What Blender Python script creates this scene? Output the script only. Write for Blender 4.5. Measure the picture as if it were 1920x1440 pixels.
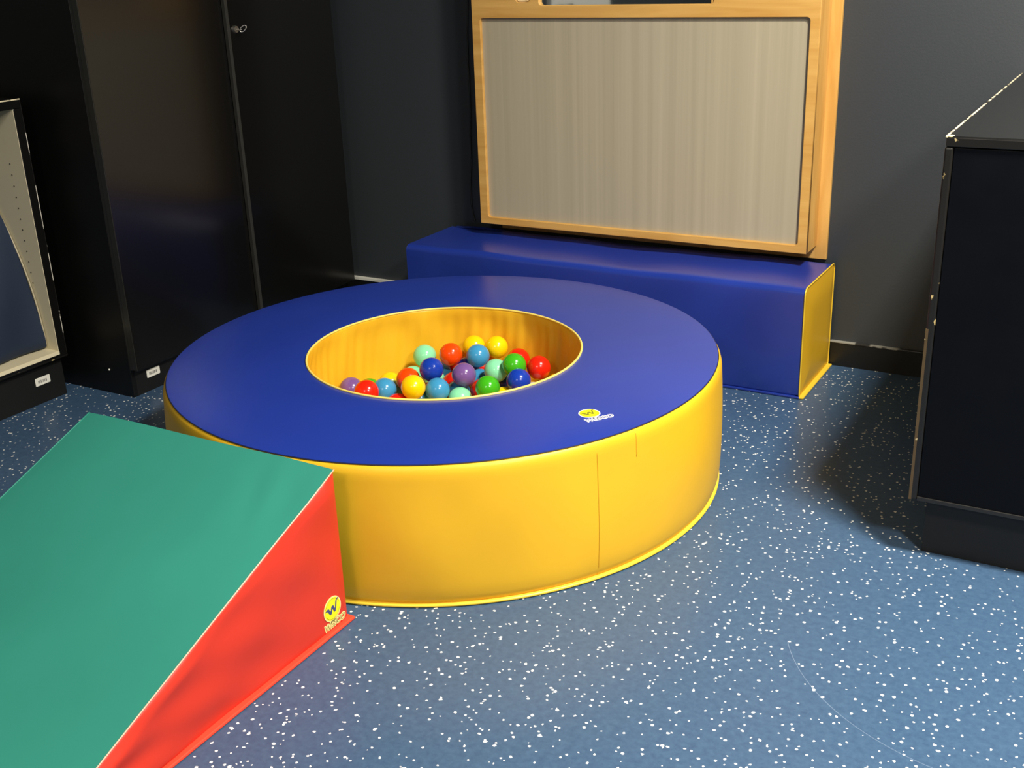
import bpy, bmesh, math, random
from mathutils import Vector, Matrix
random.seed(7)
for o in list(bpy.data.objects): bpy.data.objects.remove(o, do_unlink=True)
scene = bpy.context.scene
COL = scene.collection
PI = math.pi

# ------------------------------------------------------------------ camera
CR = Vector((0.86914261, 0.49334182, -0.03471277))
CU = Vector((-0.14995994, 0.32977424, 0.93207348))
CF = Vector((-0.4712782, 0.80489925, -0.36060235))
cd = bpy.data.cameras.new('camera'); cam = bpy.data.objects.new('camera', cd); COL.objects.link(cam)
M = Matrix((CR, CU, -CF)).transposed().to_4x4(); M.translation = Vector((1.2166, -3.7316, 1.3889))
cam.matrix_world = M
cd.sensor_fit = 'HORIZONTAL'; cd.sensor_width = 36.0; cd.lens = 2117.9 / 1920 * 36.0
cd.clip_start = 0.05; cd.clip_end = 60
scene.camera = cam

# ------------------------------------------------------------------ light
w = bpy.data.worlds.new('world'); scene.world = w; w.use_nodes = True
w.node_tree.nodes['Background'].inputs[0].default_value = (1.0, 0.95, 0.88, 1)
w.node_tree.nodes['Background'].inputs[1].default_value = 0.04
def area(name, loc, size, power, col=(1.0, 0.945, 0.86)):
    l = bpy.data.lights.new(name, 'AREA'); l.shape = 'SQUARE'; l.size = size; l.energy = power; l.color = col
    o = bpy.data.objects.new(name, l); COL.objects.link(o); o.location = loc
    return o
area('ceiling_and_fill_light', (1.55, -1.70, 2.88), 0.36, 165)
area('ceiling_and_fill_light', (2.80, -3.35, 2.88), 0.50, 125)
area('ceiling_and_fill_light', (0.60, -5.60, 2.88), 0.60, 60)  # unseen fill light, added to brighten the front of the ring
scene.view_settings.view_transform = 'Standard'
scene.view_settings.look = 'None'
scene.view_settings.exposure = 0.12
scene.view_settings.gamma = 1.0
scene.view_settings.use_curve_mapping = False

# ------------------------------------------------------------------ materials
def lin(c):
    return tuple((v / 255 / 12.92) if v / 255 <= 0.04045 else ((v / 255 + 0.055) / 1.055) ** 2.4 for v in c) + (1,)
def mat(name, rgb, rough=0.5, spec=0.5, metal=0.0, bump=0.0, bscale=30, var=0.0, vscale=6, rough_var=0.0):
    m = bpy.data.materials.new(name); m.use_nodes = True
    nt = m.node_tree; b = nt.nodes['Principled BSDF']
    c = lin(rgb)
    b.inputs['Base Color'].default_value = c
    b.inputs['Roughness'].default_value = rough
    b.inputs['Metallic'].default_value = metal
    b.inputs['Specular IOR Level'].default_value = spec
    tc = nt.nodes.new('ShaderNodeTexCoord')
    if var:
        n = nt.nodes.new('ShaderNodeTexNoise'); n.inputs['Scale'].default_value = vscale; n.inputs['Detail'].default_value = 5
        nt.links.new(tc.outputs['Object'], n.inputs['Vector'])
        r = nt.nodes.new('ShaderNodeMapRange'); r.inputs[1].default_value = 0.3; r.inputs[2].default_value = 0.7
        r.inputs[3].default_value = 1 - var; r.inputs[4].default_value = 1 + var
        nt.links.new(n.outputs['Fac'], r.inputs[0])
        mx = nt.nodes.new('ShaderNodeVectorMath'); mx.operation = 'SCALE'; mx.inputs[0].default_value = c[:3]
        nt.links.new(r.outputs[0], mx.inputs['Scale']); nt.links.new(mx.outputs[0], b.inputs['Base Color'])
    if rough_var:
        n2 = nt.nodes.new('ShaderNodeTexNoise'); n2.inputs['Scale'].default_value = vscale * 2; n2.inputs['Detail'].default_value = 6
        nt.links.new(tc.outputs['Object'], n2.inputs['Vector'])
        r2 = nt.nodes.new('ShaderNodeMapRange'); r2.inputs[1].default_value = 0.3; r2.inputs[2].default_value = 0.7
        r2.inputs[3].default_value = rough - rough_var; r2.inputs[4].default_value = rough + rough_var
        nt.links.new(n2.outputs['Fac'], r2.inputs[0]); nt.links.new(r2.outputs[0], b.inputs['Roughness'])
    if bump:
        n3 = nt.nodes.new('ShaderNodeTexNoise'); n3.inputs['Scale'].default_value = bscale; n3.inputs['Detail'].default_value = 3
        nt.links.new(tc.outputs['Object'], n3.inputs['Vector'])
        bp = nt.nodes.new('ShaderNodeBump'); bp.inputs['Strength'].default_value = bump; bp.inputs['Distance'].default_value = 0.01
        nt.links.new(n3.outputs['Fac'], bp.inputs['Height']); nt.links.new(bp.outputs[0], b.inputs['Normal'])
    return m

BLUE = mat('blue_vinyl', (32, 56, 150), 0.28, 0.9, bump=0.03, bscale=9, var=0.05, vscale=3)
YELLOW = mat('yellow_vinyl', (236, 184, 38), 0.42, 0.4, bump=0.05, bscale=7, var=0.05, vscale=4)
YSEAM = mat('yellow_piping', (245, 205, 60), 0.35, 0.5)
GREEN = mat('green_vinyl', (50, 138, 120), 0.5, 0.4, bump=0.05, bscale=6, var=0.05, vscale=3)
RED = mat('red_vinyl', (208, 54, 36), 0.42, 0.4, bump=0.06, bscale=6, var=0.05, vscale=3)
REDW = mat('red_welt', (240, 74, 50), 0.4, 0.5)
PIPING_GLINT = mat('pale_piping_glint', (240, 190, 160), 0.35, 0.5)  # bright glint along the wedge's right edge, put into the piping colour
BLACK = mat('black_laminate', (16, 16, 15), 0.2, 0.8)
BLACKM = mat('black_plinth', (20, 20, 19), 0.5, 0.4)
NAVY = mat('black_panel', (7, 9, 14), 0.45, 0.12, rough_var=0.05)
BLACKS = mat('black_side_laminate', (13, 13, 12), 0.42, 0.4)
CREAM = mat('cream_melamine', (232, 221, 186), 0.45, 0.4)
DKBLUE = mat('dark_blue_cushion', (34, 46, 66), 0.6, 0.3, bump=0.25, bscale=8)
STEEL = mat('nickel_steel', (220, 216, 206), 0.35, 0.5, metal=1.0)
CABLE = mat('black_cable', (52, 56, 56), 0.25, 0.6)
WHITEL = mat('white_label', (236, 234, 220), 0.5)
PRINT = mat('label_print', (60, 60, 58), 0.6)
LOGO_Y = mat('logo_yellow', (245, 235, 20), 0.4)
LOGO_C = mat('logo_cream', (244, 226, 150), 0.4)
LOGO_B = mat('logo_blue', (70, 76, 120), 0.4)
LOGO_O = mat('logo_olive', (120, 120, 30), 0.4)
LOGO_W = mat('logo_white', (232, 232, 238), 0.4)
HOLE = mat('drill_hole', (40, 34, 26), 0.8)
WALL = mat('dark_slate_paint', (44, 50, 54), 0.55, 0.9, bump=0.04, bscale=150, var=0.03, vscale=2)
BASE = mat('black_skirting', (24, 25, 24), 0.35, 0.4)
CEIL = mat('ceiling_white', (110, 107, 100), 0.9, 0.1)
SIDEW = mat('front_wall_paint', (100, 94, 84), 0.8, 0.2)
DOORM = mat('white_door', (215, 212, 204), 0.5, 0.3)
MIRROR = mat('mirror', (225, 228, 226), 0.03, 0.5, metal=1.0)

def wood(name, scale):
    m = mat(name, (214, 152, 74), 0.4, 0.4); nt = m.node_tree; b = nt.nodes['Principled BSDF']
    tc = nt.nodes.new('ShaderNodeTexCoord'); mp = nt.nodes.new('ShaderNodeMapping'); mp.inputs['Scale'].default_value = scale
    n = nt.nodes.new('ShaderNodeTexNoise'); n.inputs['Scale'].default_value = 1.0; n.inputs['Detail'].default_value = 7; n.inputs['Distortion'].default_value = .6
    r = nt.nodes.new('ShaderNodeValToRGB')
    r.color_ramp.elements[0].position = 0.3; r.color_ramp.elements[0].color = lin((204, 151, 74))
    r.color_ramp.elements[1].position = 0.72; r.color_ramp.elements[1].color = lin((226, 179, 100))
    nt.links.new(tc.outputs['Object'], mp.inputs[0]); nt.links.new(mp.outputs[0], n.inputs['Vector'])
    nt.links.new(n.outputs['Fac'], r.inputs[0]); nt.links.new(r.outputs[0], b.inputs['Base Color'])
    return m
WOOD_V = wood('beech_vertical', (28, 28, 3)); WOOD_H = wood('beech_horizontal', (3, 28, 28))

def panel_mat():
    m = mat('ribbed_frosted_sheet', (178, 168, 142), 0.3, 0.45); nt = m.node_tree; b = nt.nodes['Principled BSDF']
    tc = nt.nodes.new('ShaderNodeTexCoord'); mp = nt.nodes.new('ShaderNodeMapping'); mp.inputs['Scale'].default_value = (34, 1, 0.25)
    n = nt.nodes.new('ShaderNodeTexNoise'); n.inputs['Scale'].default_value = 1.0; n.inputs['Detail'].default_value = 6; n.inputs['Roughness'].default_value = .7
    nt.links.new(tc.outputs['Object'], mp.inputs[0]); nt.links.new(mp.outputs[0], n.inputs['Vector'])
    r = nt.nodes.new('ShaderNodeValToRGB')
    r.color_ramp.elements[0].position = 0.3; r.color_ramp.elements[0].color = lin((170, 160, 134))
    r.color_ramp.elements[1].position = 0.75; r.color_ramp.elements[1].color = lin((188, 177, 150))
    nt.links.new(n.outputs['Fac'], r.inputs[0]); nt.links.new(r.outputs[0], b.inputs['Base Color'])
    return m
PANEL = panel_mat()

def chip_mat(name, base, chip, thr, scale=40, stretch=(1, 1, 1)):
    m = mat(name, base, 0.35, 0.5); nt = m.node_tree; b = nt.nodes['Principled BSDF']
    tc = nt.nodes.new('ShaderNodeTexCoord'); mp = nt.nodes.new('ShaderNodeMapping'); mp.inputs['Scale'].default_value = stretch
    n = nt.nodes.new('ShaderNodeTexNoise'); n.inputs['Scale'].default_value = scale; n.inputs['Detail'].default_value = 5
    r = nt.nodes.new('ShaderNodeValToRGB'); r.color_ramp.elements[0].position = thr; r.color_ramp.elements[1].position = thr + .03
    r.color_ramp.elements[0].color = lin(base); r.color_ramp.elements[1].color = lin(chip)
    nt.links.new(tc.outputs['Object'], mp.inputs[0]); nt.links.new(mp.outputs[0], n.inputs['Vector'])
    nt.links.new(n.outputs['Fac'], r.inputs[0]); nt.links.new(r.outputs[0], b.inputs['Base Color'])
    return m
CHIP_HEAVY = chip_mat('worn_edge_heavy', (50, 45, 32), (235, 222, 185), 0.44, 30)
CHIP_LIGHT = chip_mat('worn_edge_light', (22, 20, 17), (190, 170, 120), 0.63, 45)
CHIP_WHITE = chip_mat('worn_edge_white', (26, 25, 22), (225, 220, 205), 0.54, 13)
SKIRT_EDGE = chip_mat('skirting_edge', (48, 48, 44), (150, 148, 136), 0.5, 9)

def floor_mat():
    m = mat('speckled_blue_vinyl', (70, 98, 142), 0.33, 0.42); nt = m.node_tree; b = nt.nodes['Principled BSDF']; L = nt.links.new
    tc = nt.nodes.new('ShaderNodeTexCoord')
    # irregular outline: nudge the coordinates with fine noise
    dn = nt.nodes.new('ShaderNodeTexNoise'); dn.inputs['Scale'].default_value = 130; dn.inputs['Detail'].default_value = 2
    L(tc.outputs['Object'], dn.inputs['Vector'])
    sb = nt.nodes.new('ShaderNodeVectorMath'); sb.operation = 'SUBTRACT'; sb.inputs[1].default_value = (.5, .5, .5); L(dn.outputs['Color'], sb.inputs[0])
    sc = nt.nodes.new('ShaderNodeVectorMath'); sc.operation = 'SCALE'; sc.inputs['Scale'].default_value = .006; L(sb.outputs[0], sc.inputs[0])
    ad = nt.nodes.new('ShaderNodeVectorMath'); ad.operation = 'ADD'; L(tc.outputs['Object'], ad.inputs[0]); L(sc.outputs[0], ad.inputs[1])
    total = None
    for k, (s, rad, prob) in enumerate([(48, .105, .20), (60, .12, .11), (83, .13, .05), (37, .085, .09)]):
        mp = nt.nodes.new('ShaderNodeMapping'); mp.inputs['Location'].default_value = (3.7 * k, 1.9 * k, 0); mp.inputs['Rotation'].default_value = (0, 0, .7 * k)
        L(ad.outputs[0], mp.inputs[0])
        v = nt.nodes.new('ShaderNodeTexVoronoi'); v.voronoi_dimensions = '2D'; v.inputs['Scale'].default_value = s
        L(mp.outputs[0], v.inputs['Vector'])
        se = nt.nodes.new('ShaderNodeSeparateColor'); L(v.outputs['Color'], se.inputs[0])
        on = nt.nodes.new('ShaderNodeMath'); on.operation = 'LESS_THAN'; on.inputs[1].default_value = prob; L(se.outputs[0], on.inputs[0])
        rr = nt.nodes.new('ShaderNodeMapRange'); rr.inputs[3].default_value = rad * .8; rr.inputs[4].default_value = rad * 1.65; L(se.outputs[1], rr.inputs[0])
        ds = nt.nodes.new('ShaderNodeMath'); ds.operation = 'LESS_THAN'; L(v.outputs['Distance'], ds.inputs[0]); L(rr.outputs[0], ds.inputs[1])
        mu = nt.nodes.new('ShaderNodeMath'); mu.operation = 'MULTIPLY'; L(on.outputs[0], mu.inputs[0]); L(ds.outputs[0], mu.inputs[1])
        if total is None: total = mu
        else:
            mxx = nt.nodes.new('ShaderNodeMath'); mxx.operation = 'MAXIMUM'; L(total.outputs[0], mxx.inputs[0]); L(mu.outputs[0], mxx.inputs[1]); total = mxx
    n = nt.nodes.new('ShaderNodeTexNoise'); n.inputs['Scale'].default_value = 70; n.inputs['Detail'].default_value = 6; n.inputs['Roughness'].default_value = .7
    L(tc.outputs['Object'], n.inputs['Vector'])
    r = nt.nodes.new('ShaderNodeValToRGB'); r.color_ramp.elements[0].position = .3; r.color_ramp.elements[1].position = .75
    r.color_ramp.elements[0].color = lin((55, 79, 108)); r.color_ramp.elements[1].color = lin((71, 99, 126))
    L(n.outputs['Fac'], r.inputs[0])
    # long curved scuff: distance to an arc
    sx = nt.nodes.new('ShaderNodeSeparateXYZ'); L(tc.outputs['Object'], sx.inputs[0])
    scx, scy, scr = FLOOR_ARC
    dvec = nt.nodes.new('ShaderNodeVectorMath'); dvec.operation = 'DISTANCE'; dvec.inputs[1].default_value = (scx, scy, 0); L(tc.outputs['Object'], dvec.inputs[0])
    dd = nt.nodes.new('ShaderNodeMath'); dd.operation = 'SUBTRACT'; dd.inputs[1].default_value = scr; L(dvec.outputs['Value'], dd.inputs[0])
    ab = nt.nodes.new('ShaderNodeMath'); ab.operation = 'ABSOLUTE'; L(dd.outputs[0], ab.inputs[0])
    lt = nt.nodes.new('ShaderNodeMath'); lt.operation = 'LESS_THAN'; lt.inputs[1].default_value = .0007; L(ab.outputs[0], lt.inputs[0])
    gx = nt.nodes.new('ShaderNodeMath'); gx.operation = 'LESS_THAN'; gx.inputs[1].default_value = -1.70; L(sx.outputs[1], gx.inputs[0])
    gy = nt.nodes.new('ShaderNodeMath'); gy.operation = 'LESS_THAN'; gy.inputs[1].default_value = 1.04; L(sx.outputs[0], gy.inputs[0])
    g1 = nt.nodes.new('ShaderNodeMath'); g1.operation = 'MULTIPLY'; L(lt.outputs[0], g1.inputs[0]); L(gx.outputs[0], g1.inputs[1])
    g2 = nt.nodes.new('ShaderNodeMath'); g2.operation = 'MULTIPLY'; L(g1.outputs[0], g2.inputs[0]); L(gy.outputs[0], g2.inputs[1])
    g3 = nt.nodes.new('ShaderNodeMath'); g3.operation = 'MULTIPLY'; g3.inputs[1].default_value = .2; L(g2.outputs[0], g3.inputs[0])
    m0 = nt.nodes.new('ShaderNodeMix'); m0.data_type = 'RGBA'; L(g3.outputs[0], m0.inputs[0]); L(r.outputs[0], m0.inputs[6]); m0.inputs[7].default_value = lin((190, 205, 225))
    mx = nt.nodes.new('ShaderNodeMix'); mx.data_type = 'RGBA'; L(total.outputs[0], mx.inputs[0]); L(m0.outputs[2], mx.inputs[6])
    mx.inputs[7].default_value = lin((240, 240, 232)); L(mx.outputs[2], b.inputs['Base Color'])
    rn = nt.nodes.new('ShaderNodeTexNoise'); rn.inputs['Scale'].default_value = 5; rn.inputs['Detail'].default_value = 6; L(tc.outputs['Object'], rn.inputs['Vector'])
    rm = nt.nodes.new('ShaderNodeMapRange'); rm.inputs[1].default_value = .3; rm.inputs[2].default_value = .7; rm.inputs[3].default_value = .27; rm.inputs[4].default_value = .36
    L(rn.outputs['Fac'], rm.inputs[0]); L(rm.outputs[0], b.inputs['Roughness'])
    bp = nt.nodes.new('ShaderNodeBump'); bp.inputs['Strength'].default_value = .06; bp.inputs['Distance'].default_value = .002
    L(n.outputs['Fac'], bp.inputs['Height']); L(bp.outputs[0], b.inputs['Normal'])
    return m
FLOOR_ARC = (1.1017, -1.5128, 0.4626)
FLOOR = floor_mat()

# ------------------------------------------------------------------ mesh helpers
def obj(name, bm, m, parent=None, smooth=False, auto=None):
    me = bpy.data.meshes.new(name)
    bmesh.ops.recalc_face_normals(bm, faces=bm.faces)
    bm.to_mesh(me); bm.free(); me.materials.append(m)
    if smooth:
        for p in me.polygons: p.use_smooth = True
        if auto:
            me.set_sharp_from_angle(angle=auto)
    o = bpy.data.objects.new(name, me); COL.objects.link(o)
    if parent: o.parent = parent; o.matrix_parent_inverse = parent.matrix_world.inverted() if False else Matrix.Translation(-parent.location)
    return o
def thing(name, label, cat, loc=(0, 0, 0), group=None):
    o = bpy.data.objects.new(name, None); COL.objects.link(o); o.location = loc; o.empty_display_size = .1
    o['label'] = label; o['category'] = cat
    if group: o['group'] = group
    return o
def tag(o, label, cat, group=None):
    o['label'] = label; o['category'] = cat
    if group: o['group'] = group
    return o
def struct(o): o['kind'] = 'structure'; return o
def box(bm, x0, x1, y0, y1, z0, z1, bev=0.0, seg=2):
    r = bmesh.ops.create_cube(bm, size=1.0)
    for v in r['verts']:
        v.co = Vector((x0 + (v.co.x + .5) * (x1 - x0), y0 + (v.co.y + .5) * (y1 - y0), z0 + (v.co.z + .5) * (z1 - z0)))
    if bev:
        es = list({e for v in r['verts'] for e in v.link_edges})
        bmesh.ops.bevel(bm, geom=es, offset=bev, segments=seg, affect='EDGES', profile=.5)
    return bm
def BX(*a, **k): return box(bmesh.new(), *a, **k)
def tube(bm, pts, r, n=8, cap=True, closed=False):
    pts = [Vector(p) for p in pts]; rings = []; N = len(pts)
    for i, p in enumerate(pts):
        if closed: t = (pts[(i + 1) % N] - pts[i - 1]).normalized()
        else: t = (pts[min(i + 1, N - 1)] - pts[max(i - 1, 0)]).normalized()
        a = Vector((0, 0, 1)) if abs(t.z) < .9 else Vector((1, 0, 0))
        u = t.cross(a).normalized(); v = t.cross(u)
        rings.append([bm.verts.new(p + (u * math.cos(2 * PI * k / n) + v * math.sin(2 * PI * k / n)) * r) for k in range(n)])
    for i in range(N if closed else N - 1):
        A, B = rings[i], rings[(i + 1) % N]
        for k in range(n): bm.faces.new((A[k], A[(k + 1) % n], B[(k + 1) % n], B[k]))
    if cap and not closed: bm.faces.new(rings[0]); bm.faces.new(rings[-1])
    return bm
def lathe(c, prof, n=360, disp=None, closed=False):
    bm = bmesh.new(); rows = []
    for j, (r, z) in enumerate(prof):
        row = []
        for i in range(n):
            a = 2 * PI * i / n
            dr = disp(a, j / (len(prof) - 1), r, z) if disp else 0
            row.append(bm.verts.new((c[0] + (r + dr) * math.cos(a), c[1] + (r + dr) * math.sin(a), z)))
        rows.append(row)
    m = len(rows)
    for j in range(m if closed else m - 1):
        A, B = rows[j], rows[(j + 1) % m]
        for i in range(n): bm.faces.new((A[i], A[(i + 1) % n], B[(i + 1) % n], B[i]))
    return bm
def rounded_outline(x0, x1, y0, y1, r, n=6):
    pts = []
    for cx, cy, a0 in ((x1 - r, y1 - r, 0), (x0 + r, y1 - r, 90), (x0 + r, y0 + r, 180), (x1 - r, y0 + r, 270)):
        for k in range(n + 1):
            a = math.radians(a0 + 90 * k / n); pts.append((cx + r * math.cos(a), cy + r * math.sin(a)))
    return pts
def curve_mesh(loops, depth, bevel, mtx):
    """filled 2D shape with holes, extruded; returns a bmesh placed by mtx"""
    cu = bpy.data.curves.new('outline', 'CURVE'); cu.dimensions = '2D'; cu.fill_mode = 'BOTH'
    cu.extrude = depth / 2 - bevel; cu.bevel_depth = bevel; cu.bevel_resolution = 2; cu.offset = -bevel
    for lp in loops:
        s = cu.splines.new('POLY'); s.points.add(len(lp) - 1); s.use_cyclic_u = True
        for k, p in enumerate(lp): s.points[k].co = (p[0], p[1], 0, 1)
    o = bpy.data.objects.new('outline', cu); COL.objects.link(o)
    dg = bpy.context.evaluated_depsgraph_get(); me = bpy.data.meshes.new_from_object(o.evaluated_get(dg))
    bm = bmesh.new(); bm.from_mesh(me); bmesh.ops.remove_doubles(bm, verts=bm.verts, dist=1e-5); bm.transform(mtx)
    bpy.data.objects.remove(o); bpy.data.curves.remove(cu); bpy.data.meshes.remove(me)
    return bm
def text_mesh(body, size, depth, mtx, shear=0.0, offset=0.0, spacing=1.0):
    cu = bpy.data.curves.new('letters', 'FONT'); cu.body = body; cu.size = size; cu.extrude = depth; cu.align_x = 'CENTER'; cu.align_y = 'CENTER'
    cu.shear = shear; cu.offset = offset; cu.space_character = spacing
    o = bpy.data.objects.new('letters', cu); COL.objects.link(o)
    dg = bpy.context.evaluated_depsgraph_get(); me = bpy.data.meshes.new_from_object(o.evaluated_get(dg))
    bm = bmesh.new(); bm.from_mesh(me); bm.transform(mtx)
    bpy.data.objects.remove(o); bpy.data.curves.remove(cu); bpy.data.meshes.remove(me)
    return bm
def frame_mtx(origin, xdir, ydir):
    x = Vector(xdir).normalized(); y = Vector(ydir).normalized(); z = x.cross(y).normalized(); y = z.cross(x)
    m = Matrix((x, y, z)).transposed().to_4x4(); m.translation = Vector(origin); return m

# ------------------------------------------------------------------ the room
XL, XR, YF, ZC = -2.42, 3.2, -6.4, 2.93
struct(obj('floor', BX(XL - .1, XR + .1, YF - .1, .1, -.08, 0), FLOOR))
struct(obj('wall_back', BX(XL - .1, XR + .1, 0, .1, 0, ZC), WALL))
struct(obj('wall_left', BX(XL - .1, XL, YF, 0, 0, ZC), WALL))
struct(obj('wall_right', BX(XR, XR + .1, YF, 0, 0, ZC), SIDEW))
struct(obj('wall_front', BX(XL - .1, XR + .1, YF - .1, YF, 0, ZC), SIDEW))
struct(obj('ceiling', BX(XL - .1, XR + .1, YF - .1, .1, ZC, ZC + .08), CEIL))
dr = struct(obj('added_door', BX(XL, XL + .04, -4.25, -3.35, 0, 2.05, bev=.004), DOORM))  # unseen door, added so the mirror reflects something white at its left
h = bmesh.new(); tube(h, [(XL + .04, -3.43, 1.02), (XL + .09, -3.43, 1.02), (XL + .09, -3.55, 1.02)], .009); obj('door_handle', h, STEEL, dr, True)
bb = struct(obj('baseboard_back', BX(XL, XR, -.012, 0, 0, .086), BASE))
obj('worn_top_edge', BX(.30, XR, -.0145, 0, .084, .0895, bev=.0012), SKIRT_EDGE, bb)
obj('white_top_edge', BX(XL, -1.15, -.016, 0, .084, .097, bev=.0015), mat('white_skirting_edge', (232, 230, 214), .5), bb)

# ------------------------------------------------------------------ ball pool ring
RC = (-0.4395, -1.2656); RH = .3572; RO = .75; RI = .3787
pool = thing('ball_pool', 'large round foam ball pool with a blue top and yellow sides', 'ball pool', (RC[0], RC[1], 0))
def top_d(a, t, r, z): return 0
prof = []
for k in range(25):
    t = k / 24; r = RI + .004 + (RO - RI - .006) * t
    puff = .0045 * (1 - (2 * t - 1) ** 4)
    prof.append((r, RH - .0035 + puff))
bm = lathe(RC, [(RI + .006, RH - .006)] + prof + [(RO - .002, RH - .02)], 360)
for v in bm.verts:
    a = math.atan2(v.co.y - RC[1], v.co.x - RC[0]); r = math.hypot(v.co.y - RC[1], v.co.x - RC[0])
    if v.co.z > RH - .01: v.co.z += .0012 * math.sin(3 * a + 5 * r) * math.sin(PI * min(1, max(0, (r - RI) / (RO - RI))))
obj('top_cover', bm, BLUE, pool, True, math.radians(50))
def wall_disp(a, t, r, z):
    s = math.sin(PI * min(1, z / RH))
    return s * (.0022 * math.sin(5 * a + 1.3) + .0014 * math.sin(11 * a + 4 * z / RH) + .0008 * math.sin(23 * a + 9 * z))
wp = [(RO - .003, .005), (RO + .002, .009), (RO + .0075, .020), (RO + .0100, .03)]
for k in range(1, 13): t = k / 12; wp.append((RO + .006 + .0085 * math.sin(PI * (.20 + .68 * t)) , .03 + .285 * t))
wp += [(RO + .0085, .330), (RO + .0055, .342), (RO + .0015, .3485), (RO - .0025, .351), (RO - .006, .350)]
obj('outer_wall', lathe(RC, wp, 480, wall_disp), YELLOW, pool, True)
bm = lathe(RC, [(RO - .01, .001), (RO + .0085, .001), (RO + .0115, .0035), (RO + .0115, .0065), (RO + .0085, .009), (RO - .01, .0095)], 360, closed=True)
obj('bottom_welt', bm, YSEAM, pool, True, math.radians(60))
obj('top_seam', lathe(RC, [(RO - .0008 + .0010 * math.cos(q), RH - .0052 + .0010 * math.sin(q)) for q in [k * PI / 4 for k in range(8)]], 360, closed=True), mat('dark_stitch_line', (40, 34, 30), .6), pool, True)
def in_disp(a, t, r, z):
    s = min(1, math.sin(PI * min(1, max(0, (z) / RH))) * 2.2)
    return s * (.0065 + .004 * math.sin(9 * a + 3 * z / RH) + .003 * math.sin(17 * a - 5 * z / RH + 1) + .0022 * math.sin(27 * a + 5 * z / RH) * (.5 + .5 * math.sin(3 * a)) + .0012 * math.sin(61 * a + 8 * z / RH))
ip = [(RI + .003, RH - .0025), (RI + .0004, RH - .0045)] + [(RI - .001 + .004 * math.sin(PI * k / 16), (RH - .01) * (1 - k / 16) + .004 * k / 16) for k in range(17)]
obj('inner_wall', lathe(RC, ip, 480, in_disp), YELLOW, pool, True)
obj('inner_piping', lathe(RC, [(RI + .0015 + .0030 * math.cos(q), RH - .002 + .0030 * math.sin(q)) for q in [k * PI / 5 for k in range(10)]], 360, closed=True), mat('pale_yellow_piping', (250, 222, 110), .4), pool, True)
obj('base_mat', lathe(RC, [(.001, .001), (RI + .03, .001), (RI + .03, .125), (RI - .004, .1395), (.001, .1395)], 160), YELLOW, pool, False)
for ang, z0, z1 in ((-30.6, .012, .345), (-22.0, .285, .345), (150, .012, .345)):
    a = math.radians(ang); bm = bmesh.new(); pts = []
    for k in range(15):
        z = z0 + (z1 - z0) * k / 14
        rr = [p for p in wp]
        # interpolate the wall radius at this height
        R_ = RO
        for (ra, za), (rb, zb) in zip(wp, wp[1:]):
            if za <= z <= zb: R_ = ra + (rb - ra) * (z - za) / (zb - za)
        R_ += wall_disp(a, 0, 0, z)
        pts.append((RC[0] + (R_ + .0002) * math.cos(a), RC[1] + (R_ + .0002) * math.sin(a), z))
    tube(bm, pts, .0011, 6); obj('wall_seam', bm, mat('yellow_seam', (226, 168, 26), .6), pool, True)

def logo(parent, mtx, s, wcol, wordmat, back):
    """round emblem with a W and the word below; s = disc radius, drawn in local xy"""
    def disc(r, z0, z1, n=48):
        bm = bmesh.new(); bmesh.ops.create_cone(bm, cap_ends=True, segments=n, radius1=r, radius2=r, depth=z1 - z0)
        for v in bm.verts: v.co.z += (z0 + z1) / 2
        bm.transform(mtx); return bm
    root = obj('logo_patch', disc(s, -.0003, .0004), back, parent)
    obj('logo_disc', disc(s * .9, 0, .0007), LOGO_Y, root)
    bm = bmesh.new()
    for k0, k1 in ((20, 160), (200, 340)):
        pts = [mtx @ Vector((s * .82 * math.cos(math.radians(a)), s * .82 * math.sin(math.radians(a)), .0007)) for a in range(k0, k1 + 1, 7)]
        tube(bm, pts, s * .018, 4)
    obj('logo_ring', bm, LOGO_O, root)
    # the letter W with swept arms
    P = [(-.82, .13), (-.55, .22), (-.30, -.22), (-.02, .30), (.20, -.22), (.42, .42), (.80, .66)]
    bm = bmesh.new(); wd = [.02, .03, .09, .02, .09, .02, .012]
    poly = [(-.84, .16), (-.62, .26), (-.44, .24), (-.24, -.10), (-.10, .26), (.12, .26), (.26, -.10), (.40, .44), (.54, .60), (.84, .66), (.56, .48), (.30, -.34), (.16, -.34), (-.04, .06), (-.18, -.34), (-.34, -.34), (-.62, .12), (-.84, .13)]
    m3 = mtx @ Matrix.Translation((0, 0, .00095))
    bm = curve_mesh([[(x * s, y * s) for x, y in poly]], .0006, .0, m3)
    obj('logo_letter', bm, wcol, root)
    return root
def word(parent, mtx, s, plate, ink):
    # outlined lettering: a pale backing shape with darker letters on it
    bm = text_mesh('WESCO', .60 * s, .0004, mtx, .25, .055 * s, 1.0)
    root = obj('logo_word', bm, plate, parent)
    obj('logo_word_letters', text_mesh('WESCO', .60 * s, .0002, mtx @ Matrix.Translation((0, 0, .0006)), .25, -.012 * s, 1.0), ink, root)
    return root
# on the ring's top: letters read along the direction from the disc's left to the word's right end
lo = Vector((0.1326, -1.5255, RH + .0024))
xd = Vector((0.0423, 0.0582, 0)).normalized(); yd = Vector((-xd.y, xd.x, 0))
logo(pool, frame_mtx(lo, xd, yd), .026, LOGO_O, None, LOGO_W)
wm = frame_mtx(Vector((0.1655, -1.5425, RH + .0022)), xd, yd)
word(pool, wm, .0345, LOGO_W, LOGO_B)

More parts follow.
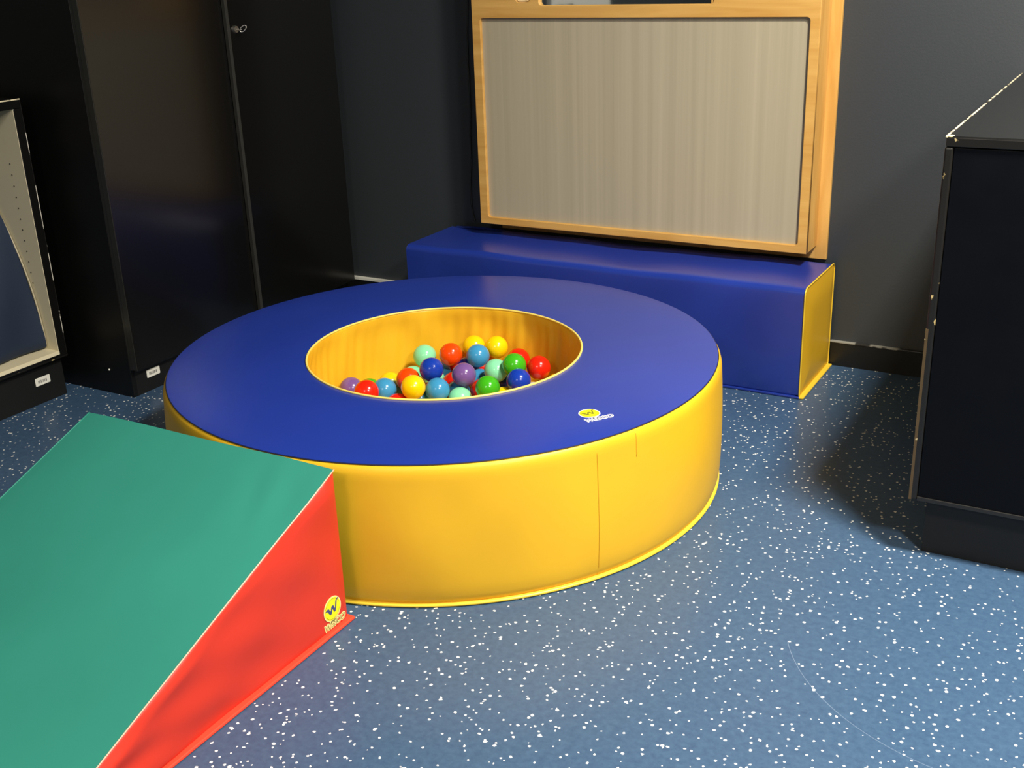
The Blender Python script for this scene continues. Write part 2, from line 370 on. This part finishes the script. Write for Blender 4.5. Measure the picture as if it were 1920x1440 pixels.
# ------------------------------------------------------------------ balls
RB = .0353
BALLC = {'purple': (116, 82, 144), 'red': (222, 34, 14), 'green': (62, 172, 26), 'sky': (62, 146, 190), 'yellow': (250, 208, 8), 'orange': (240, 72, 8), 'mint': (136, 222, 168), 'blue': (22, 58, 165), 'white': (225, 228, 220)}
BM = {k: mat(k + '_ball_plastic', c, .2, .5) for k, c in BALLC.items()}
BALLS = [
    ('purple', -0.781, -1.2665, 0.1798),
    ('red', -0.6556, -1.3544, 0.222),
    ('green', -0.7105, -1.2696, 0.1886),
    ('sky', -0.6435, -1.2861, 0.2061),
    ('yellow', -0.7068, -1.1717, 0.1751),
    ('orange', -0.6037, -1.2206, 0.2211),
    ('red', -0.5831, -1.3087, 0.1759),
    ('yellow', -0.5425, -1.284, 0.23),
    ('mint', -0.6582, -1.0517, 0.2311),
    ('mint', -0.6727, -1.0996, 0.1753),
    ('blue', -0.5446, -1.1846, 0.25),
    ('sky', -0.4922, -1.2364, 0.2131),
    ('orange', -0.5715, -1.0372, 0.2443),
    ('sky', -0.6225, -1.0263, 0.1751),
    ('yellow', -0.5463, -0.9446, 0.2429),
    ('yellow', -0.4761, -0.9264, 0.245),
    ('sky', -0.4876, -1.0178, 0.2457),
    ('mint', -0.4009, -1.0595, 0.2256),
    ('green', -0.3358, -1.0638, 0.254),
    ('red', -0.4001, -0.9267, 0.2161),
    ('red', -0.2823, -1.0135, 0.2378),
    ('blue', -0.2922, -1.1161, 0.2306),
    ('purple', -0.4508, -1.1578, 0.2386),
    ('green', -0.3563, -1.1825, 0.2224),
    ('mint', -0.4386, -1.2026, 0.181),
    ('red', -0.423, -1.1049, 0.1754),
    ('red', -0.5304, -1.0944, 0.1752),
    ('blue', -0.5343, -1.0039, 0.1936),
    ('red', -0.5268, -0.9357, 0.1751),
    ('sky', -0.4732, -1.0359, 0.1754),
    ('blue', -0.4071, -1.0097, 0.1751),
    ('yellow', -0.3326, -1.1348, 0.1751),
    ('yellow', -0.2336, -0.9933, 0.1826),
    ('white', -0.271, -1.0674, 0.1754),
    ('fill', -0.3021, -1.2087, 0.1754),
    ('fill', -0.3671, -1.4828, 0.1754),
    ('fill', -0.2538, -1.1531, 0.1754),
    ('fill', -0.5525, -1.2394, 0.1753),
    ('fill', -0.4484, -1.3652, 0.1754),
    ('fill', -0.6016, -1.0944, 0.1754),
    ('fill', -0.6201, -1.1632, 0.1754),
    ('fill', -0.4619, -1.5581, 0.1754),
    ('fill', -0.5935, -0.9611, 0.1754),
    ('fill', -0.4942, -1.4198, 0.1754),
    ('fill', -0.1416, -1.2646, 0.1754),
    ('fill', -0.4813, -1.1459, 0.1753),
    ('fill', -0.2611, -1.41, 0.1754),
    ('fill', -0.6579, -1.2235, 0.1752),
    ('fill', -0.1938, -1.216, 0.1754),
    ('fill', -0.549, -1.1682, 0.1754)]
BLAB = ['purple play ball farthest left, against the yellow wall of the pool',
 'red play ball second from the left, right of the leftmost purple ball',
 'green play ball mostly hidden behind the second-from-left red ball',
 'light blue play ball at the left, between a red ball and a yellow ball behind',
 'yellow play ball low by the wall behind the leftmost light blue ball',
 'orange play ball behind the front yellow ball and left of the dark blue ball',
 'red play ball with only its top above the rim, left of the front yellow ball',
 'yellow play ball at the front left, in front of the orange ball',
 'mint green play ball at the upper left of the heap, behind the dark blue ball',
 'mint green play ball behind the left orange ball, mostly hidden',
 'dark blue play ball in front of the upper mint ball, left of the centre',
 'light blue play ball at the front rim, right of the front yellow ball',
 'orange play ball high in the heap, between mint and light blue balls',
 'shaded light blue play ball just behind the left dark blue ball',
 'yellow play ball at the back of the heap, behind the topmost light blue ball',
 'yellow play ball at the back, right of the other high yellow ball',
 'light blue play ball topmost in the heap, before the two high yellow balls',
 'mint green play ball right of the centre, beside the upper green ball',
 'green play ball at the upper right of the heap, above the bright blue ball',
 'red play ball at the back right, behind the upper green ball',
 'red play ball farthest right in the heap, alone against the yellow wall',
 'bright blue play ball at the right of the heap, by the front rim',
 'purple play ball in the centre of the heap',
 'green play ball at the front rim, right of the central purple ball',
 'mint green play ball half hidden at the front rim, below the central purple ball',
 'red play ball low in the heap, behind the left side of the front green ball',
 'red play ball deep between the front light blue and central purple balls',
 'dark blue play ball deep between the top orange and topmost light blue balls',
 'red play ball in the dark gap below the topmost light blue ball',
 'light blue play ball in the dark gap above the front green ball',
 'dark blue play ball in the gap under the right-hand mint ball',
 'yellow play ball peeping over the rim between green and bright blue balls',
 'yellow play ball farthest right, just peeping over the rim',
 'white play ball barely peeping over the rim right of the bright blue ball']
def ball_mesh():
    bm = bmesh.new(); bmesh.ops.create_uvsphere(bm, u_segments=48, v_segments=25, radius=RB)
    for v in bm.verts:
        if abs(v.co.z) < .0006 * 3: v.co *= 1.004
        if v.co.z > RB * .992: v.co.z += .0006
    me = bpy.data.meshes.new('play_ball'); bm.to_mesh(me); bm.free()
    for p in me.polygons: p.use_smooth = True
    return me
base_me = {}
for k in BM:
    me = ball_mesh(); me.materials.append(BM[k]); base_me[k] = me
cyc = ['red', 'sky', 'yellow', 'green', 'blue', 'orange', 'purple', 'mint']
protos = {k: bpy.data.objects.new('play_ball', base_me[k]) for k in BM}
fi = 0
for i, (c, x, y, z) in enumerate(BALLS):
    hid = c == 'fill'
    if hid: c = cyc[(fi * 3) % 8]; fi += 1
    o = protos[c].copy(); o.name = 'play_ball'; COL.objects.link(o); o.location = (x, y, z)
    o.rotation_euler = (random.uniform(0, 6), random.uniform(0, 6), random.uniform(0, 6))
    if hid: tag(o, 'play ball at the bottom of the heap, covered by the others', 'ball', 'balls buried at the bottom of the pool')
    else: tag(o, BLAB[i], 'ball', 'plastic play balls in the pool')
for o in protos.values(): bpy.data.objects.remove(o)

# ------------------------------------------------------------------ long soft block against the wall
bx0, bx1, bd, bh = -1.198, .3175, .3553, .3665
bench = thing('foam_block', 'long blue foam block with a yellow end, below the wooden wall panel', 'foam block', ((bx0 + bx1) / 2, -bd / 2 - .012, 0))
by1 = -.020; by0 = by1 - bd + .012
def block_profile(y0, y1, z0, z1, rt, rb, n=6):
    pts = []
    for cy, cz, r, a0 in ((y1 - rt, z1 - rt, rt, 0), (y0 + rt, z1 - rt, rt, 90), (y0 + rb, z0 + rb, rb, 180), (y1 - rb, z0 + rb, rb, 270)):
        for k in range(n + 1):
            a = math.radians(a0 + 90 * k / n); pts.append((cy + r * math.cos(a), cz + r * math.sin(a)))
    # subdivide the straight runs
    out = []
    for i, p in enumerate(pts):
        q = pts[(i + 1) % len(pts)]; d = math.dist(p, q); m = max(1, int(d / .03))
        for k in range(m): out.append((p[0] + (q[0] - p[0]) * k / m, p[1] + (q[1] - p[1]) * k / m))
    return out
pf = block_profile(by0, by1, .006, bh, .022, .008)
bm = bmesh.new(); rows = []; NX = 70
cyc_, czc_ = (by0 + by1) / 2, bh / 2
for i in range(NX + 1):
    t = i / NX; x = bx0 + .006 + (bx1 - bx0 - .012) * t
    e = min(1, min(t, 1 - t) * 12); sq = 1 - .010 * (1 - e) ** 2
    row = []
    for (y, z) in pf:
        b = .0035 * math.sin(7 * x + 3 * z) * e + .002 * math.sin(17 * x + 9 * y) * e
        n = Vector((y - cyc_, z - czc_)).normalized()
        row.append(bm.verts.new((x, cyc_ + (y - cyc_) * sq + (n.x * b if z > .02 and y < by1 - .02 else 0), max(.004, z + (n.y * b if z > .3 else 0)))))
    rows.append(row)
for A, B in zip(rows, rows[1:]):
    for k in range(len(pf)): bm.faces.new((A[k], A[(k + 1) % len(pf)], B[(k + 1) % len(pf)], B[k]))
obj('blue_body', bm, BLUE, bench, True)
def end_cap(x, sgn, m, name):
    bm = bmesh.new(); prev = None; K = 9
    for j in range(K):
        t = j / (K - 1); s = 1 - t; bulge = .010 * math.sin(PI / 2 * min(1, t * 2.2))
        row = [bm.verts.new((x + sgn * bulge, cyc_ + (y - cyc_) * s, czc_ + (z - czc_) * s)) for (y, z) in pf] if j < K - 1 else [bm.verts.new((x + sgn * bulge, cyc_, czc_))]
        if prev:
            n = len(prev)
            for k in range(n):
                if len(row) == 1: bm.faces.new((prev[k], prev[(k + 1) % n], row[0]))
                else: bm.faces.new((prev[k], prev[(k + 1) % n], row[(k + 1) % n], row[k]))
        prev = row
    return obj(name, bm, m, bench, True)
end_cap(bx1 - .006, 1, YELLOW, 'yellow_end')
end_cap(bx0 + .006, -1, BLUE, 'blue_end')
bm = bmesh.new(); tube(bm, [(bx1 - .005, cyc_ + (y - cyc_) * 1.003, max(.006, z)) for (y, z) in pf], .0026, 6, closed=True); obj('end_piping', bm, YSEAM, bench, True)
bm = BX(bx0 + .004, bx1 - .004, by0 - .006, by0 + .02, .001, .008, bev=.002); obj('front_welt', bm, BLUE, bench)
bm = BX(bx1 - .02, bx1 + .010, by0 - .004, by1, .001, .008, bev=.002); obj('end_welt', bm, YSEAM, bench)
# puckered flap of vinyl at the left rear corner
bm = bmesh.new(); g = []
for i in range(9):
    for_row = []
    for j in range(4):
        x = bx0 + .02 + .03 * i; u = j / 3
        for_row.append(bm.verts.new((x, by1 - .03 + .028 * u, bh - .001 + .010 * math.sin(PI * i / 8) * (1 - abs(2 * u - 1) * .6))))
    g.append(for_row)
for i in range(8):
    for j in range(3): bm.faces.new((g[i][j], g[i + 1][j], g[i + 1][j + 1], g[i][j + 1]))
obj('puckered_flap', bm, BLUE, bench, True)

# ------------------------------------------------------------------ wedge ramp
wx1, wyb, ww, wh, wl = -.2153, -2.0478, .748, .368, .945
wx0 = wx1 - ww
wedge = thing('foam_wedge', 'green-topped soft play wedge ramp with red sides, leaning up to the ball pool', 'foam wedge', ((wx0 + wx1) / 2, wyb - wl / 2, 0))
NU, NV = 44, 36
def slope_pt(u, v):            # u across 0..1, v downhill 0..1
    x = wx0 + ww * u; y = wyb - wl * v; z = wh * (1 - v) + .006 * v
    e = math.sin(PI * min(1, max(0, u))) ** .5
    d = .0035 * e * math.sin(4.5 * v + 1) - .005 * math.exp(-((u - .93) ** 2 + (v - .10) ** 2) / .006) + .0018 * math.sin(9 * u + 6 * v) * e
    d -= .0022 * math.exp(-((u - .80 - .5 * (v - .08)) ** 2) / .0012 - (v - .11) ** 2 / .006)
    d += .0016 * math.exp(-((u - .86 - .5 * (v - .08)) ** 2) / .0010 - (v - .12) ** 2 / .006)
    return Vector((x, y - .36 * d, z + .93 * d))
bm = bmesh.new(); G = [[bm.verts.new(slope_pt(i / NU, j / NV)) for j in range(NV + 1)] for i in range(NU + 1)]
for i in range(NU):
    for j in range(NV): bm.faces.new((G[i][j], G[i + 1][j], G[i + 1][j + 1], G[i][j + 1]))
obj('sloping_top', bm, GREEN, wedge, True)
def side(x, sgn, name):
    bm = bmesh.new(); rows = []; A, B = 48, 30
    for i in range(A + 1):
        v = i / A; zt = wh * (1 - v) + .006 * v; row = []
        for j in range(B + 1):
            s = .5 - .5 * math.cos(PI * j / B); z = .003 + (zt - .004 - .003) * s
            e = min(1, s * (zt) / .012) * min(1, (1 - s) * zt / .024) * min(1, v * wl / .02)
            edge = min(1, e)
            b = .009 * math.sqrt(max(0, edge)) + .0022 * edge * math.sin(11 * v + 8 * s) + .0016 * edge * math.sin(26 * v - 13 * s)
            flat = math.exp(-(((wyb - wl * v) + 2.106) ** 2 + (z - .045) ** 2) / .006)
            b = b * (1 - flat) + .009 * edge ** .5 * flat
            row.append(bm.verts.new((x + sgn * b, wyb - wl * v, z)))
        rows.append(row)
    for a, b2 in zip(rows, rows[1:]):
        for k in range(B): bm.faces.new((a[k], a[k + 1], b2[k + 1], b2[k]))
    return obj(name, bm, RED, wedge, True)
side(wx1 - .004, 1, 'side_panel'); side(wx0 + .004, -1, 'side_panel')
obj('back_panel', BX(wx0 + .012, wx1 - .012, wyb - .01, wyb, .003, wh - .003, bev=.003), GREEN, wedge)
obj('bottom_panel', BX(wx0 + .003, wx1 - .003, wyb - wl, wyb - .01, .001, .004), RED, wedge)
for x, sg in ((wx1, 1), (wx0, -1)):
    bm = bmesh.new(); tube(bm, [slope_pt(1 if sg > 0 else 0, t / 20) + Vector((sg * .0005, 0, .0006)) for t in range(21)], .0015, 6); obj('edge_piping', bm, PIPING_GLINT if sg > 0 else GREEN, wedge, True)
    bm = BX(min(x - sg * .01, x + sg * .016), max(x - sg * .01, x + sg * .016), wyb - wl, wyb + .004, .001, .0085, bev=.0025); obj('bottom_welt', bm, REDW, wedge)
lm = frame_mtx(Vector((wx1 + .0062, -2.1065, .0595)), (0, 1, .035), (0, 0, 1))
logo(wedge, lm, .0295, LOGO_B, None, LOGO_C)
word(wedge, frame_mtx(Vector((wx1 + .0062, -2.1035, .0225)), (0, 1, .02), (0, 0, 1)), .034, LOGO_C, LOGO_O)

# ------------------------------------------------------------------ wooden wall panel unit
fx0, fx1, fyf, fz0, fz1 = -.9975, .2469, -.1383, .417, 1.80
unit = thing('sensory_wall_panel', 'light wood wall unit framing a large frosted grey sheet, above the blue block', 'wall panel', ((fx0 + fx1) / 2, 0, fz0))
def front_mtx(y): return Matrix.Translation((0, y, 0)) @ Matrix.Rotation(PI / 2, 4, 'X')
T = .018
holes = [[(fx0, fz0), (fx1, fz0), (fx1, fz1), (fx0, fz1)],
         rounded_outline(-.9635, .2155, .4435, 1.1575, .011)[::-1],
         rounded_outline(-.7253, -.0956, 1.199, 1.70, .012)[::-1],
         rounded_outline(-.815, -.762, 1.210, 1.262, .010)[::-1]]
obj('front_frame', curve_mesh(holes, T, .0022, front_mtx(fyf + T / 2)), WOOD_H, unit)
obj('side_panel', BX(fx1 - .018, fx1 - .0008, fyf + T + .0006, -.014, fz0, fz1, bev=.001), WOOD_V, unit)
obj('side_panel', BX(fx0 + .0008, fx0 + .018, fyf + T + .0006, -.014, fz0, fz1, bev=.001), WOOD_V, unit)
obj('bottom_panel', BX(fx0 + .018, fx1 - .018, fyf + T + .0006, -.014, fz0, fz0 + .016), WOOD_H, unit)
obj('back_board', BX(fx0 + .02, .2815, -.0135, -.0005, .372, fz1, bev=.001), WOOD_V, unit)
obj('frosted_sheet', BX(-.975, .226, fyf + .013, fyf + .0176, .43, 1.17), PANEL, unit)
obj('mirror', BX(-.733, -.088, fyf + .013, fyf + .0176, 1.19, 1.71), MIRROR, unit)
obj('slot_liner', BX(-.820, -.757, fyf + .014, fyf + .0176, 1.200, 1.27), CREAM, unit)
bm = bmesh.new(); ro = rounded_outline(-.811, -.766, 1.2135, 1.2585, .009); tube(bm, [(x, fyf + .004, z) for x, z in ro], .0028, 6, closed=True); obj('slot_ring', bm, mat('slot_ring_beech', (240, 205, 140), .3), unit, True)
bm = BX(-.105, -.0965, fyf + .005, fyf + .0125, 1.1995, 1.69); obj('mirror_bead', bm, WOOD_V, unit)

# ------------------------------------------------------------------ cable on the wall
bm = bmesh.new(); ctrl = [(-1.090, 1.80), (-1.092, 1.5), (-1.0946, 1.2131), (-1.103, 1.10), (-1.104, 1.0), (-1.1016, .93), (-1.102, .82), (-1.110, .70), (-1.1114, .6262), (-1.120, .53), (-1.1208, .4587), (-1.116, .42), (-1.1073, .385)]
pts = []
for (x0, z0), (x1, z1) in zip(ctrl, ctrl[1:]):
    for k in range(6): t = k / 6; pts.append((x0 + (x1 - x0) * t, -.006 - .003 * math.sin(z0 * 9), z0 + (z1 - z0) * t))
pts.append((-1.1073, -.006, .385))
tube(bm, pts, .0032, 8)
tag(obj('cable', bm, CABLE, None, True), 'thin black cable hanging down the dark wall left of the wooden panel', 'cable')

# ------------------------------------------------------------------ tall black cupboard
tx, ty, tD = -1.7124, -1.2797, .035
tall = thing('tall_cupboard', 'tall black two-door cupboard against the left wall, behind the ball pool', 'cupboard', ((tx + XL) / 2, ty / 2, 0))
ye = -.076; tz = 2.05; zb = .100
obj('side_panel', BX(XL + .004, tx, ty, ty + .018, 0, tz, bev=.001), BLACKS, tall)
obj('side_panel', BX(XL + .004, tx, ye - .018, ye, 0, tz, bev=.001), BLACK, tall)
obj('top_panel', BX(XL + .004, tx, ty + .018, ye - .018, tz - .018, tz), BLACK, tall)
obj('bottom_shelf', BX(XL + .004, tx, ty + .018, ye - .018, zb - .018, zb), BLACK, tall)
obj('back_panel', BX(XL + .004, XL + .010, ty + .018, ye - .018, 0, tz), BLACK, tall)
pl = obj('plinth', BX(tx - .016, tx - .0005, ty + .018, ye - .018, 0, zb - .018), BLACKM, tall)
EDGE = mat('grey_door_edge', (50, 50, 46), .35, .5)
EDGED = mat('black_door_edge', (46, 46, 42), .3, .5)
ym = -.668
d1 = obj('door', BX(tx + .012, tx + tD, ty + .0022, ym - .004, zb + .002, tz - .002, bev=.0012), BLACK, tall)
obj('edge_band', BX(tx + .0125, tx + tD - .0008, ty + .0006, ty + .0024, zb + .002, tz - .002), EDGED, d1)
obj('hinge_strip', BX(tx + .0006, tx + .0115, ty + .0012, ty + .014, zb, tz - .004), EDGED, tall)
d2 = obj('door', BX(tx + .012, tx + tD + .0045, ym + .0022, ye, zb + .002, tz - .002, bev=.0012), BLACK, tall)
obj('cover_strip', BX(tx + tD + .001, tx + tD + .0165, ym - .004, ym + .010, zb + .002, tz - .002, bev=.001), EDGE, d2)
# lock with key
lk = Vector((tx + tD + .0045, -.6205, 1.154))
bm = bmesh.new(); n = 24
m = frame_mtx(lk, (0, 1, 0), (0, 0, 1))
for r0, r1, h0, h1 in ((.0135, .0110, 0, .007),):
    bmesh.ops.create_cone(bm, cap_ends=True, segments=24, radius1=r0, radius2=r1, depth=h1 - h0)
    for v in bm.verts: v.co.z += (h0 + h1) / 2
bm.transform(m); lock = obj('lock', bm, STEEL, d2, True, .6)
bm = bmesh.new(); tube(bm, [lk + Vector((.006, 0, 0)), lk + Vector((.030, .001, 0))], .0018, 8)
kp = lk + Vector((.034, .003, .002))
tube(bm, [kp + Vector((.009 * math.cos(t), .007 * math.cos(t), .009 * math.sin(t) + .006 * math.cos(t))) for t in [k * PI / 8 for k in range(16)]], .0018, 6, closed=True)
obj('key', bm, STEEL, lock, True)
bm = bmesh.new(); bmesh.ops.create_uvsphere(bm, u_segments=16, v_segments=8, radius=.0035); bm.transform(Matrix.Translation((-1.8153, ty, .0866))); obj('screw_cap', bm, WHITEL, tall, True)

def asset_label(parent, x, y0, y1, z0, z1, tilt=0.0):
    """white barcode sticker on a plinth that faces +x"""
    cy, cz = (y0 + y1) / 2, (z0 + z1) / 2; W, H = (y1 - y0) / 2, (z1 - z0) / 2
    mt = frame_mtx((x, cy, cz), (0, 1, tilt), (0, 0, 1))
    st = obj('barcode_label', curve_mesh([rounded_outline(-W, W, -H, H, .003)], .0008, 0, mt), WHITEL, parent)
    bm = bmesh.new(); rr = random.Random(5); px = -W * .62
    while px < W * .5:
        bw = rr.choice((.0006, .0011, .0018)); b = bmesh.new(); box(b, px, px + bw, -H * .42, H * .30, .0004, .0008); b.transform(mt)
        me = bpy.data.meshes.new('t'); b.to_mesh(me); b.free(); bm.from_mesh(me); bpy.data.meshes.remove(me); px += bw + rr.choice((.0008, .0014, .0022))
    obj('barcode', bm, PRINT, st)
asset_label(tall, tx + .0006, -1.2127, -1.1533, .0480, .0760)

# ------------------------------------------------------------------ low open cabinet at the left
ox, oy, oz0, oz1 = -1.9328, -1.345, .144, .9991
oyn = oy - 1.1; oxb = XL + .004; TH = .030
low = thing('open_cabinet', 'low black open cabinet with a cream inside, at the left edge beside the tall cupboard', 'cabinet', ((ox + oxb) / 2, (oy + oyn) / 2, 0))
obj('side_panel', BX(oxb, ox, oy - TH, oy, oz0, oz1 - TH, bev=.0015), BLACK, low)
obj('side_panel', BX(oxb, ox, oyn, oyn + TH, oz0, oz1 - TH, bev=.0015), BLACK, low)
obj('top_panel', BX(oxb, ox, oyn, oy, oz1 - TH, oz1, bev=.0025), BLACK, low)
obj('bottom_panel', BX(oxb, ox, oyn + TH, oy - TH, oz0, oz0 + TH * .75, bev=.001), BLACK, low)
li = bmesh.new()
box(li, oxb + .01, ox - .0015, oy - TH - .0015, oy - TH, oz0 + TH * .75, oz1 - TH)
obj('inner_side', li, CREAM, low)
obj('inner_base', BX(oxb + .01, ox - .001, oyn + TH, oy - TH - .0015, oz0 + TH * .75, oz0 + TH * .75 + .002), CREAM, low)
obj('inner_back', BX(oxb, oxb + .01, oyn + TH, oy - TH, oz0 + TH * .75, oz1 - TH), CREAM, low)
obj('base_edge', BX(ox - .002, ox + .0012, oyn + TH, oy - TH, oz0 + .013, oz0 + TH * .75 + .001), CREAM, low)
obj('worn_edge', BX(ox - .002, ox + .0006, oy - .0016, oy + .0006, oz0, oz1, bev=.0004), CHIP_WHITE, low)
obj('worn_edge', BX(ox - .0035, ox + .0008, oyn, oy, oz1 - .003, oz1 + .0008, bev=.0005), CHIP_HEAVY, low)
obj('worn_edge', BX(ox - .0035, ox + .0012, oyn, oy, oz0 - .0005, oz0 + .0035, bev=.0005), CHIP_LIGHT, low)
for k in range(12):
    bm = bmesh.new(); q = bmesh.ops.create_cone(bm, cap_ends=True, segments=10, radius1=.0026, radius2=.0026, depth=.0006)
    for v in q['verts']: v.co = Vector((ox - .065 + v.co.x, oy - TH - .0017 + v.co.z, .40 + .036 * k + v.co.y))
    obj('shelf_pin_hole', bm, HOLE, low)
pl = obj('plinth', BX(oxb, ox - .033, oyn + .01, oy - .004, 0, oz0, bev=.001), BLACKM, low)
asset_label(low, ox - .0325, -1.4650, -1.4060, .0640, .0915)
# dark blue padded cushion leaning inside it: curved edge seen from the front
cu = [( -.012, .17), (-.006, .20)]
bm = bmesh.new(); rows = []
cyR = oy - TH - .008
H0 = oz0 + TH * .75 + .003
cp = []
for k in range(15):
    t = k / 14; z = H0 + .56 * t
    x = ox - .050 - .17 * t ** 2.1
    cp.append((x, z))
cp = [(ox - .085, H0), (ox - .062, H0 + .004), (ox - .052, H0 + .014)] + [c for c in cp[1:]] + [(ox - .25, H0 + .585), (ox - .30, H0 + .59)]
cp += [(ox - .42, H0 + .57), (ox - .44, H0 + .3), (ox - .42, H0)]
for i in range(31):
    t = i / 30; y = cyR - .95 * t; rows.append([bm.verts.new((x + .006 * math.sin(9 * t * 3 + z * 12), y, z)) for x, z in cp])
for A, B in zip(rows, rows[1:]):
    for k in range(len(cp)): bm.faces.new((A[k], A[(k + 1) % len(cp)], B[(k + 1) % len(cp)], B[k]))
bm.faces.new(rows[0]); bm.faces.new(rows[-1])
cush = obj('padded_cushion', bm, DKBLUE, None, True, math.radians(50))
tag(cush, 'dark blue curved cushion stored inside the open cabinet with the cream lining', 'cushion')
bm = bmesh.new(); tube(bm, [(x, cyR + .0015, z) for x, z in cp[1:-3]], .0028, 6); obj('cushion_piping', bm, mat('pale_piping_beige', (190, 180, 150), .5), cush, True)

# ------------------------------------------------------------------ right black cabinet
rx, ry, rz0, rz1 = .8175, -1.2286, .150, .9915
rxe = 1.95
rc = thing('low_cabinet', 'low black cabinet with worn edges at the right, against the back wall', 'cabinet', ((rx + rxe) / 2, ry / 2, 0))
obj('top_panel', BX(rx, rxe, ry + .001, -.018, rz1 - .022, rz1, bev=.0025), BLACK, rc)
obj('side_panel', BX(rx, rx + .02, ry + .020, -.018, rz0, rz1 - .022, bev=.001), BLACK, rc)
obj('side_panel', BX(rxe - .02, rxe, ry + .020, -.018, rz0, rz1 - .022, bev=.001), BLACK, rc)
obj('back_panel', BX(rx + .02, rxe - .02, -.026, -.019, rz0, rz1 - .022), BLACK, rc)
obj('bottom_panel', BX(rx + .02, rxe - .02, ry + .020, -.026, rz0, rz0 + .018), BLACK, rc)
fp = obj('front_panel', BX(rx + .018, rxe - .001, ry + .003, ry + .019, rz0 + .004, rz1 - .024, bev=.0012), NAVY, rc)
obj('front_edge', BX(rx - .0005, rx + .017, ry - .001, ry + .021, rz0 + .001, rz1 - .0225, bev=.004, seg=3), chip_mat('worn_side_edge', (26, 24, 20), (205, 180, 120), .66, 30), rc)
obj('worn_side_strip', BX(rx - .0012, rx + .0050, ry - .0018, ry + .004, rz0 + .001, rz0 + .42), chip_mat('worn_brown_strip', (84, 68, 42), (225, 205, 150), .68, 45), rc)
obj('bottom_edge', BX(rx + .017, rxe, ry - .001, ry + .003, rz0, rz0 + .010, bev=.001), chip_mat('worn_bottom_edge', (30, 29, 27), (160, 150, 130), .66, 45), rc)
obj('top_edge', BX(rx + .002, rxe, ry - .001, ry + .003, rz1 - .021, rz1 - .003, bev=.001), CHIP_LIGHT, rc)
obj('top_side_edge', BX(rx - .0008, rx + .0035, ry, -.018, rz1 - .003, rz1 + .0008, bev=.0006), CHIP_HEAVY, rc)
obj('plinth', BX(rx + .034, rxe - .02, ry + .040, -.03, 0, rz0), BLACKM, rc)
bm = bmesh.new(); bmesh.ops.create_icosphere(bm, subdivisions=2, radius=.0075)
for v in bm.verts: v.co = Vector((rx + .008 + v.co.x * 1.1, ry + .010 + v.co.y * 1.4, rz1 - .001 + v.co.z * .35))
obj('chipped_corner', bm, mat('bare_chipboard', (226, 210, 150), .7), rc, True)
